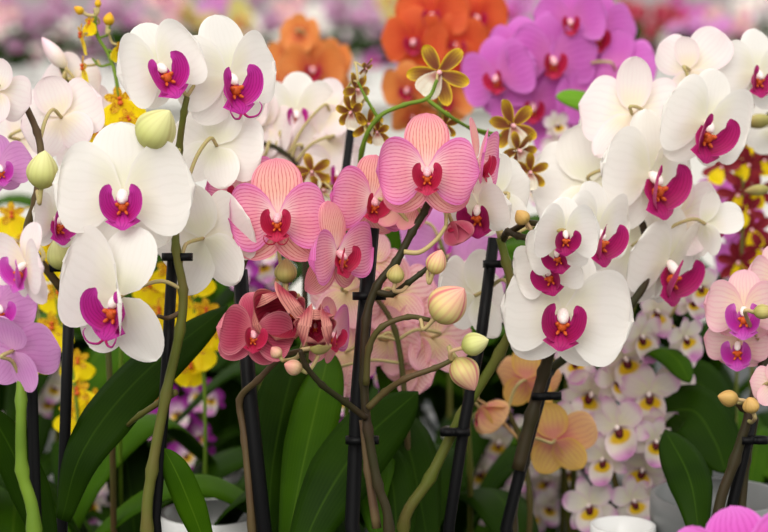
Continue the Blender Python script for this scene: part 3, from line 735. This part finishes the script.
# ---------------------------------------------------------------- second rank
d = 1.52
S = plant('moth_orchid', 'blurred blush white orchid behind the yellow sprays, upper left', 118, 1.60)
S.stem([(112,430,d),(105,300,d),(95,200,d),(80,130,d),(70,90,d),(58,60,d)], .003, 'stem_olive')
for q in ((146,226,40,-20,10,0),(72,84,34,160,0,0),(88,116,36,-150,0,20),(50,112,36,150,10,0),(110,128,34,20,10,0),(92,150,36,-160,0,0),(20,140,40,160,0,10)):
    S.flower('blush', q[0], q[1], d+.01, q[2], q[3], q[4], q[5], 'mid')
S.bud(54, 53, d, 40, 17, 38, 0, 'bud_white')
S.basal(5, .2, .022, 91)

d = 1.62
T = plant('moth_orchid', 'blurred white orchid behind the centre stake, above the striped blooms', 300, 1.66)
T.stem([(300,440,d),(305,300,d),(300,180,d),(280,150,d),(250,140,d)], .003, 'stem_dark')
for q in ((238,108,36,150,0,0),(296,112,42,10,10,0),(328,140,38,-160,0,0),(262,128,36,160,0,10),(260,160,40,-155,10,0),(334,172,36,30,0,0),(300,150,40,-170,0,0),(330,112,34,160,10,0)):
    T.flower('blush' if q[0] != 296 else 'white', q[0], q[1], d+.01, q[2], q[3], q[4], q[5], 'mid')
T.basal(5, .2, .024, 101, 'leaf_mid')
T.stake([(303,500,d-.06),(325,330,d-.06),(354,106,d-.06)], .0036)

d = 1.50
U = plant('moth_orchid', 'blurred peachy pink orchid seen from behind, between the budded branches', 405, 1.62)
U.stem([(408,470,d),(405,400,d),(395,330,d),(370,290,d),(350,265,d)], .003, 'stem_olive')
for q in ((347,292,40,165,0,10),(396,296,42,170,8,-8),(432,338,44,-158,6,0),(388,340,38,150,-6,20),(346,352,36,-160,0,-20),(412,366,32,140,10,40),(372,262,34,150,0,30),(330,380,30,160,20,0)):
    U.flower('palepeach', q[0], q[1], d+.02, q[2], q[3], q[4], q[5], 'mid')
U.leaf([(392,420,1.54),(386,340,1.54),(384,270,1.54),(388,205,1.55)], 40, -FWD, 'leaf_mid')
U.basal(5, .2, .024, 111)

d = 1.62
V = plant('moth_orchid', 'blurred lilac orchid behind the striped pink bud, right of the centre stake', 470, 1.74)
V.stem([(470,470,d),(465,380,d),(455,300,d),(440,240,d)], .003, 'stem_green')
for q in ((438,244,40,20,0,0),(416,226,34,-160,0,0),(466,262,42,10,10,10),(444,282,34,20,10,0),(476,290,30,0,0,0)):
    V.flower('lilac', q[0], q[1], d+.01, q[2], q[3], q[4], q[5], 'mid')
V.basal(5, .2, .024, 121)

d = 1.58
G = plant('moth_orchid', 'peach orchid with yellow-edged petals between the dark stakes, lower right of centre', 522, 1.62)
G.stem([(530,500,d),(520,440,d),(512,420,d),(508,410,d)], .003, 'stem_olive')
G.stem([(520,440,d),(505,425,d),(486,405,d),(478,400,d)], .002, 'pedicel_pink', root=False)
G.flower('peach', 526, 380, d+.01, 36, 158, -14, 0, 'hero', th=26, k=-6, sth=16, pw=.5, sw=.42)
G.flower('peach', 555, 440, d-.02, 42, 160, -14, -8, 'hero', th=26, k=-4, sth=14, pw=.5, sw=.44)
G.flower('peach', 480, 408, d, 30, 100, 40, 0, 'hero', th=50, k=20, sth=46, sk=20)
G.basal(4, .18, .022, 131)

d = 1.85
K = plant('moth_orchid', 'purple orchid with large rounded blooms above the white orchid, top right of centre', 560, 1.92)
K.stem([(565,420,d),(575,300,d),(585,200,d),(575,120,d),(560,60,d),(600,10,d),(640,-30,d)], .003, 'stem_green')
for q in ((552,58,48,10,10,0),(532,104,43,6,16,0),(498,76,43,-30,8,10),(596,34,43,14,10,0),(616,70,43,150,10,0),(570,20,36,0,10,0),(560,134,29,160,10,0),(580,100,31,-150,0,0),(520,50,36,-20,0,0)):
    K.flower('purple', q[0], q[1], d-.04+.01*(q[0]%3), q[2], q[3], q[4], q[5], 'mid')
K.leaf([(640,140,1.8),(610,112,1.76),(580,100,1.74),(556,97,1.72)], 24, UP*.4-FWD, 'leaf_bright')
K.basal(5, .22, .024, 141, 'leaf_mid')

d = 1.98
L = plant('moth_orchid', 'orange red orchid in a tight head above the brown spotted spray', 445, 2.02)
L.stem([(450,420,d),(448,300,d),(444,200,d),(440,110,d),(440,50,d),(450,0,d)], .003, 'stem_green')
for q in ((432,14,37,-6,10,0),(476,16,34,14,10,0),(414,40,34,-14,14,0),(456,44,34,8,14,0),(440,66,32,0,14,0),(408,88,29,-20,20,0),(462,70,29,20,20,0),(412,116,24,30,30,0),(448,100,27,-10,10,0)):
    L.flower('orangered' if q[1] < 80 else 'orange', q[0], q[1], d+.012*(q[0]%3), q[2], q[3], q[4], q[5], 'mid')
L.basal(5, .22, .024, 151)

d = 2.15
Mo = plant('moth_orchid', 'apricot orange orchid right of the top white blooms', 305, 2.2)
Mo.stem([(306,420,d),(306,300,d),(306,180,d),(306,100,d),(308,40,d)], .003, 'stem_green')
for q in ((312,68,33,10,10,0),(292,58,29,-20,10,10),(328,86,26,30,10,0),(304,92,29,0,14,0),(282,84,24,-30,0,0),(300,34,22,160,0,0),(332,62,24,150,0,0)):
    Mo.flower('orange', q[0], q[1], d+.012*(q[0]%3), q[2], q[3], q[4], q[5], 'mid')
Mo.basal(5, .22, .024, 161)

# N: brown and yellow dancing orchid
d = 1.46
N = plant('dancing_orchid', 'olive stemmed spray of brown starry blooms with yellow edges and cream lips, top centre', 345, 1.62)
N.stem([(345,460,d+.12),(350,330,d+.1),(356,220,d+.06),(362,150,d+.01),(378,118,d),(404,105,d),(428,98,d),(437,80,d)], .0024, 'stem_bright', .0016)
N.stem([(428,100,d),(448,115,d),(470,128,d+.02),(500,140,d+.05)], .0018, 'stem_bright', root=False)
N.stem([(378,118,d),(366,98,d),(358,82,d)], .0015, 'stem_bright', root=False)
N.stem([(470,128,d+.02),(495,134,d+.04),(520,142,d+.06)], .0015, 'stem_bright', root=False)
for q in ((439,73,32,4,0,-40),(512,126,28,20,0,20),(356,90,20,50,0,30),(352,112,20,-40,20,0),(368,124,18,30,10,60),(518,150,22,40,20,40),(445,125,16,20,20,0),(365,68,12,70,30,0),(312,172,20,0,0,10),(322,190,18,30,0,50),(378,132,16,-30,10,0),(530,172,20,10,10,0)):
    star(N, 'brown', q[0], q[1], d+(.05 if q[0] > 460 else .01 if q[0] > 340 else .09), q[2], q[3], q[4], q[5])
N.basal(5, .2, .014, 171, 'leaf_mid', .9)

# O: yellow dancing orchids
d = 1.50
O = plant('dancing_orchid', 'bright yellow dancing orchid on a thin green stem between the top left white blooms', 125, 1.74)
O.stem([(120,440,d+.1),(122,300,d+.06),(124,180,d+.02),(118,92,d),(110,58,d),(97,34,d),(95,8,d)], .002, 'stem_bright', .0013)
O.stem([(112,64,d),(100,66,d),(92,58,d)], .0012, 'stem_bright', root=False, nodes=False)
O.stem([(108,50,d),(118,54,d),(122,46,d)], .0012, 'stem_bright', root=False, nodes=False)
O.stem([(99,38,d),(108,34,d),(110,24,d)], .0012, 'stem_bright', root=False, nodes=False)
for q in ((120,100,30,4,6,10),(82,34,22,-70,10,-30),(84,66,22,-70,10,-20),(121,46,18,60,20,0),(98,132,20,0,20,0),(90,22,15,-40,0,0),(128,118,20,20,0,30)):
    star(O, 'yellow', q[0], q[1], d, q[2], q[3], q[4], q[5])
O.bud(79, 10, d, 12, 9, 60, 0, 'bud_yellow'); O.bud(109, 19, d, 14, 12, -10, 0, 'bud_yellow'); O.bud(98, 3, d, 10, 7, 0, 0, 'bud_yellow')
O.basal(5, .2, .014, 181, 'leaf_mid', .9)
d = 1.66
O2 = plant('dancing_orchid', 'out of focus yellow dancing orchid hanging behind the left black stakes', 70, 1.76)
O2.stem([(80,470,d),(74,380,d),(60,320,d),(48,250,d),(40,210,d)], .002, 'stem_bright')
for q in ((52,325,29,0,0,0),(56,238,26,30,0,0),(78,390,29,-20,0,10),(58,290,26,10,0,0),(40,350,26,-20,0,0),(95,398,23,30,0,0),(12,214,26,0,0,0),(28,235,23,0,0,30),(70,412,23,0,0,0),(78,360,23,0,0,0),(44,260,23,20,0,0)):
    star(O2, 'yellow', q[0], q[1], d, q[2], q[3], q[4], q[5])
O2.basal(6, .22, .014, 191, 'leaf', .9)
O3 = plant('dancing_orchid', 'out of focus yellow dancing orchid right of the green stem of the large white orchid', 200, 1.76)
O3.stem([(205,470,d),(204,380,d),(196,320,d),(186,270,d),(168,250,d)], .002, 'stem_bright')
for q in ((182,298,29,0,0,0),(168,268,26,30,0,0),(196,345,29,-20,0,10),(206,310,26,10,0,0),(160,310,26,-20,0,0),(190,365,23,30,0,0),(212,330,23,0,0,0),(170,288,23,0,0,30),(198,275,23,0,0,0),(150,284,23,0,0,0)):
    star(O3, 'yellow', q[0], q[1], d, q[2], q[3], q[4], q[5])
O3.basal(6, .22, .014, 201, 'leaf', .9)

# P: maroon dancing orchid, right
d = 1.78
Pm = plant('dancing_orchid', 'maroon and yellow dancing orchid behind the tall white orchid, right edge', 735, 1.84)
Pm.stem([(735,450,d),(738,340,d),(742,250,d),(742,180,d),(730,130,d),(722,95,d)], .002, 'stem_green')
for q in ((735,140,20),(748,165,20),(722,168,20),(758,190,20),(738,195,20),(752,230,22),(738,262,22),(762,250,20),(756,140,18),(724,100,18),(728,72,16),(748,212,18),(765,160,18),(740,118,18),(756,276,20)):
    star(Pm, 'maroon', q[0], q[1], d, q[2], (q[0]*7) % 50-25, (q[1]*5) % 30-5, (q[0]*13) % 90-45)
Pm.basal(5, .22, .016, 211, 'leaf_mid', .9)
d = 1.9
Ly = plant('moth_orchid', 'violet orchid half hidden under the maroon spray at the right', 735, 1.98)
Ly.stem([(750,440,d),(752,330,d),(745,240,d),(738,215,d)], .003, 'stem_green')
for q in ((742,222,28,20,0,0),(760,300,24,0,0,0),(738,260,24,-20,10,0),(715,195,22,150,0,0)):
    Ly.flower('purple', q[0], q[1], d, q[2], q[3], q[4], q[5], 'mid')
Ly.basal(5, .24, .024, 221)
Bq = plant('moth_orchid', 'white orchid with a curved green bud above the maroon spray, right edge', 800, 1.64)
d = 1.6
Bq.stem([(800,450,d),(790,250,d),(786,160,d),(768,112,d)], .003, 'stem_green')
Bq.bud(757, 121, d, 30, 16, 95, 0, 'bud_olive'); Bq.bud(757, 190, d, 26, 12, 95, 0, 'bud_olive')
Bq.flower('white', 775, 130, d+.02, 32, 160, 0, 0, 'mid')
Bq.basal(4, .18, .02, 225)

# dendrobiums
def dendro(label, px, dd, kind, stems, fl, seed, leafm='leaf_mid', sm='stem_green', nl=6):
    p = plant('dendrobium_orchid', label, px, dd+.05)
    for st in stems: p.stem([(a, b, dd+.012) for a, b in st], .0036, sm, .0022)
    r = random.Random(seed)
    for x, y, rp in fl:
        star(p, kind, x, y, dd+r.uniform(-.02, .01), rp, r.uniform(-35, 35), r.uniform(-5, 30), r.uniform(-25, 25))
    r2 = random.Random(seed+1)
    for i in range(nl):
        st = p.stems[i % len(p.stems)]; q = st[int(len(st)*r2.uniform(.25, .8))]; a = r2.uniform(0, 6.28)
        dr = Vector((math.cos(a), math.sin(a)*.6, 0)); l = r2.uniform(.07, .12)
        p.leaf([q, q+dr*l*.4+UP*l*.25, q+dr*l*.8+UP*l*.2, q+dr*l*1.05], .014, UP-dr*.3-FWD*.4, leafm, -.2)
    return p
dendro('white cane orchid with yellow throats and pink tips cascading right of the dark stakes', 640, 1.64, 'dendro',
  [[(640,500),(640,440),(634,380),(628,330),(640,290)], [(625,520),(612,470),(600,420),(592,370)], [(665,480),(668,420),(676,370),(668,320)]],
  [(624,356,33),(675,366,29),(590,391,33),(650,392,33),(618,426,34),(644,467,30),(590,505,30),(664,425,27),(640,335,27),(684,336,24),(608,335,27),(604,458,27),(655,440,27),(575,360,24),(650,500,24),(690,300,22),(572,420,24),(600,300,27),(655,310,27),(632,500,27),(615,380,27),(700,285,22)], 5)
dendro('blurred white cane orchid low behind the arching green stem, lower right of centre', 500, 1.95, 'dendro',
  [[(480,520),(478,460),(470,420)], [(545,520),(540,470),(530,430)], [(440,530),(440,490),(430,450)]],
  [(446,484,22),(500,440,24),(546,478,24),(548,505,22),(480,470,24),(520,470,22),(470,505,24),(510,500,22),(425,470,20),(415,500,22),(492,415,20),(565,470,22),(575,505,22),(455,515,22),(530,515,22),(455,440,18),(530,430,22),(560,450,18)], 8)
dendro('small blurred white cane orchid with pink tips below the purple blooms', 575, 1.78, 'dendro',
  [[(572,400),(570,250),(568,170),(560,140)], [(555,400),(550,250),(548,190)]],
  [(560,148,22),(575,162,22),(546,168,22),(552,194,20),(582,140,18),(568,186,22),(538,186,20),(598,132,18),(556,124,16)], 9)
dendro('purple and white cane orchid in the gap left of the lower striped bloom', 190, 1.95, 'dendropurple',
  [[(180,520),(175,440),(160,395)], [(205,520),(204,440),(200,385)]],
  [(140,388,20),(158,392,20),(186,452,22),(200,432,20),(200,390,20),(176,410,20),(205,462,20),(212,395,18),(128,432,18),(150,420,18),(190,480,18)], 10, 'leaf')
dendro('purple and orange throated cane orchid low behind the centre stake', 372, 1.76, 'dendropurple',
  [[(345,520),(340,440),(330,400)], [(375,520),(385,420),(392,370)]],
  [(320,415,16),(330,430,16),(395,365,20),(340,400,16),(392,385,18),(405,375,18),(380,372,16),(345,430,16)], 12, 'leaf')
dendro('violet and yellow cane orchid peeping below the big striped bloom', 262, 1.9, 'dendropurple',
  [[(262,520),(262,400),(258,300),(264,262)]],
  [(262,262,20),(244,272,20),(278,272,18),(250,290,18),(270,250,16)], 13, 'leaf')
dendro('cream cane orchid low between the two left black stakes', 95, 1.95, 'dendro',
  [[(95,520),(92,470),(90,430)], [(60,520),(56,420),(52,380)]],
  [(85,470,22),(92,500,22),(78,450,20),(88,435,20),(55,385,18),(48,400,18),(100,480,18),(10,420,16),(60,370,16),(20,240,16)], 14, 'leaf')

# leafy second and third ranks behind: foliage plants without open blooms
bloom_less = [(10,1.60,'lush strap-leaved orchid without blooms behind the lower left stems'),(150,1.62,'dark strap-leaved orchid without blooms behind the big white orchid stem'),

  (425,1.84,'shady broad leaved orchid under the striped bud branches'),
  
  (560,2.24,'dense leaved orchid deep behind the peach bloom'),(655,2.22,'dense leaved orchid deep behind the white cane orchid'),(770,2.2,'dense leaved orchid deep behind the right edge stems'),
  (20,2.15,'dense leaved orchid deep behind the lower left stems'),(120,2.2,'dense leaved orchid deep behind the cream cane orchid'),(215,2.25,'dense leaved orchid deep behind the purple cane orchid'),
  (330,2.35,'dense leaved orchid deep behind the striped half open buds'),(470,2.3,'dense leaved orchid deep behind the lilac blooms'),
  (60,2.5,'dark leafy orchid in the last rank at the left'),(180,2.55,'dark leafy orchid in the last rank behind the yellow spray'),(400,2.55,'dark leafy orchid in the last rank behind the budded branches'),]
for i, (px, dd, lb) in enumerate(bloom_less):
    p = plant('leafy_orchid', lb, px, dd, pot='pot_teal' if i == 2 else 'pot_white' if i % 3 else 'pot_clear')
    p.basal(8, .27 if dd < 2.1 else .34, .03 if dd < 2.1 else .034, 300+i, 'leaf' if i % 4 else 'leaf_mid', 1.25)
def glimpsed(px, py, dd, lb, mat, r=.07):
    x, y = base(px, dd); p = Plant('potted_cutting', lb, 'pot plant', x, y); h = P(px, py, dd).z-BENCH_Z; p.pot(r, h, mat); p.basal(3, .05, .009, int(px), 'leaf_mid', .8); return p
glimpsed(214, 502, 1.60, 'tall white pot with short leaves glimpsed low left of the thick black stake', 'pot_white', .042)
glimpsed(618, 514, 1.56, 'tall white pot with short leaves glimpsed under the white cane blooms', 'pot_white', .026)
glimpsed(712, 484, 1.58, 'tall grey pot with short leaves glimpsed above the magenta petals', 'pot_clear', .055)
lp = plant('leafy_orchid', 'large leaved orchid whose yellow-tipped leaf points down right of the white cane blooms', 668, 1.72)
lp.leaf([(640,520,1.66),(650,430,1.64),(690,410,1.60),(714,440,1.58),(726,474,1.57)], 62, -FWD+UP*.4)
lp.leaf([(650,520,1.68),(672,440,1.68),(690,380,1.68),(735,420,1.64)], 54, -FWD+UP*.4)
lp.leaf([(660,540,1.6),(690,500,1.6),(697,455,1.6),(694,430,1.6)], 34, -FWD, 'leaf_mid')
lp.basal(4, .2, .026, 401)

# ---------------------------------------------------------------- far display table
far = [ # x, y, style, flowers, spread px, words
 (-10,30,'pinkwhite',10,30,'pale pink','above the left edge blooms'), (25,50,'white',9,30,'white','over the leftmost blush blooms'), (48,14,'mauve',10,26,'lilac','in the top left corner'),
 (70,45,'white',9,24,'cream white','left of the yellow spray'), (118,14,'mauve',10,28,'soft lilac','behind the yellow buds'), (150,40,'pinkwhite',8,24,'dusty pink','left of the top white bloom'),
 (182,14,'yellowgreen',9,24,'yellow green','above the top white blooms'), (215,6,'lilac',9,26,'rosy lilac','above the pointed white sepal'), (240,22,'yellowgreen',8,20,'greenish yellow','right of the pointed white sepal'),
 (262,44,'white',10,26,'white','left of the apricot orchid'), (255,6,'mauve',9,28,'pale rose','over the blurred white mass'), (292,18,'pinkwhite',10,26,'blush pink','above the apricot orchid'),
 (318,30,'white',9,26,'cream','right above the apricot orchid'), (340,10,'mauve',9,26,'milky pink','between apricot and red orchids'), (350,46,'white',8,24,'white','above the small brown spray'),
 (374,26,'mauve',10,26,'mauve','left of the orange red orchid'), (380,64,'purple',7,20,'plum','under the mauve one'), (405,4,'yellowgreen',6,18,'pale yellow','behind the orange red orchid'),
 (500,10,'purple',9,24,'purple','right of the orange red orchid'), (520,4,'lilac',8,24,'lilac','above the purple orchid'),
 (630,20,'crimson',10,24,'crimson','right of the purple orchid'), (652,44,'white',8,22,'cream','left of the white side bloom'),
 (668,16,'crimson',10,26,'wine red','above the white side bloom'), (690,10,'magenta',10,26,'magenta pink','over the tall white orchid'), (700,34,'lilac',8,22,'lilac pink','right behind the white side bloom'),
 (722,26,'pinkwhite',9,24,'pale rose','left of the top right bloom'), (748,16,'white',10,26,'ivory white','in the top right corner'),
 (96,60,'mauve',7,22,'faint pink','beside the low yellow flowers'), (12,18,'mauve',9,26,'grey lilac','at the far top left'),
 (166,4,'pinkwhite',8,24,'rose white','at the top left of centre')]
for i, (px, py, sty, n, sp, colr, where) in enumerate(far):
    r = random.Random(900+i); dd = 7.75+.5*(i % 4)
    c = P(px, py, dd); zb = TABLE_Z
    p = Plant('background_orchid', 'far blurred %s orchid %s' % (colr, where), 'orchid', c.x, c.y+.02, zb, 'blurred orchids on the far table')
    p.pot(.055, .09, 'pot_white', False)
    p.stem([c+Vector((r.uniform(-.03,.03), 0, -.16)) if c.z-.16 > zb+.1 else Vector((c.x, c.y, zb+.11)), c, c+Vector((r.uniform(-.08,.08), -.03, .10))], .004, 'stem_green', k=4, n=6)
    for k in range(n):
        w = c+Vector((r.gauss(0, .45)*sp, 0, r.gauss(0, .42)*sp*.9))*(dd/F_PX)+Vector((0, r.uniform(-.07, .07), 0))
        w.z = max(w.z, zb+.12)
        p.flower(sty, 0, 0, 0, 0, r.uniform(-50,50), r.uniform(-10,25), r.uniform(-15,15), 'far', world=w, R=r.uniform(.042,.052))
    p.basal(7, .22, .034, 600+i, 'leaf', 1.2)

# ---------------------------------------------------------------- light, sky, camera
sc = bpy.context.scene
w = bpy.data.worlds.new('sky'); sc.world = w; w.use_nodes = True; nt = w.node_tree; nt.nodes.clear()
tc = nt.nodes.new('ShaderNodeTexCoord'); sx = nt.nodes.new('ShaderNodeSeparateXYZ'); rp = nt.nodes.new('ShaderNodeValToRGB')
mr = nt.nodes.new('ShaderNodeMapRange'); mr.inputs[1].default_value = -1; mr.inputs[2].default_value = 1
bg = nt.nodes.new('ShaderNodeBackground'); wo = nt.nodes.new('ShaderNodeOutputWorld')
nt.links.new(tc.outputs['Generated'], sx.inputs[0]); nt.links.new(sx.outputs[2], mr.inputs[0]); nt.links.new(mr.outputs[0], rp.inputs[0])
e = rp.color_ramp.elements; e[0].position = .42; e[0].color = (.10,.10,.09,1); e[1].position = .5; e[1].color = (.44,.43,.41,1)
q = e.new(.72); q.color = (1.0,.985,.95,1); q = e.new(1.0); q.color = (1.25,1.23,1.2,1)
bg.inputs[1].default_value = 1.0
nt.links.new(rp.outputs[0], bg.inputs[0]); nt.links.new(bg.outputs[0], wo.inputs[0])
sd = bpy.data.lights.new('hazy_sun', 'SUN'); sd.energy = 1.9; sd.angle = R_(50); sd.color = (1, .96, .9)
so = bpy.data.objects.new('hazy_sun', sd); C.objects.link(so); so.rotation_euler = (R_(48), 0, R_(-18))
cd = bpy.data.cameras.new('camera'); co = bpy.data.objects.new('camera', cd); C.objects.link(co); sc.camera = co
cd.lens = 85; cd.sensor_width = 36; cd.clip_start = .05; cd.clip_end = 60
co.location = CAM; co.rotation_euler = (R_(90)-PITCH, 0, 0)
cd.dof.use_dof = True; cd.dof.focus_distance = 1.34; cd.dof.aperture_fstop = 6.0
sc.view_settings.view_transform = 'Standard'; sc.view_settings.look = 'None'; sc.view_settings.exposure = 0.15; sc.view_settings.gamma = 1.0
try: sc.view_settings.use_curve_mapping = False
except Exception: pass
sc.cycles.max_bounces = 8; sc.cycles.transmission_bounces = 4; sc.cycles.diffuse_bounces = 5
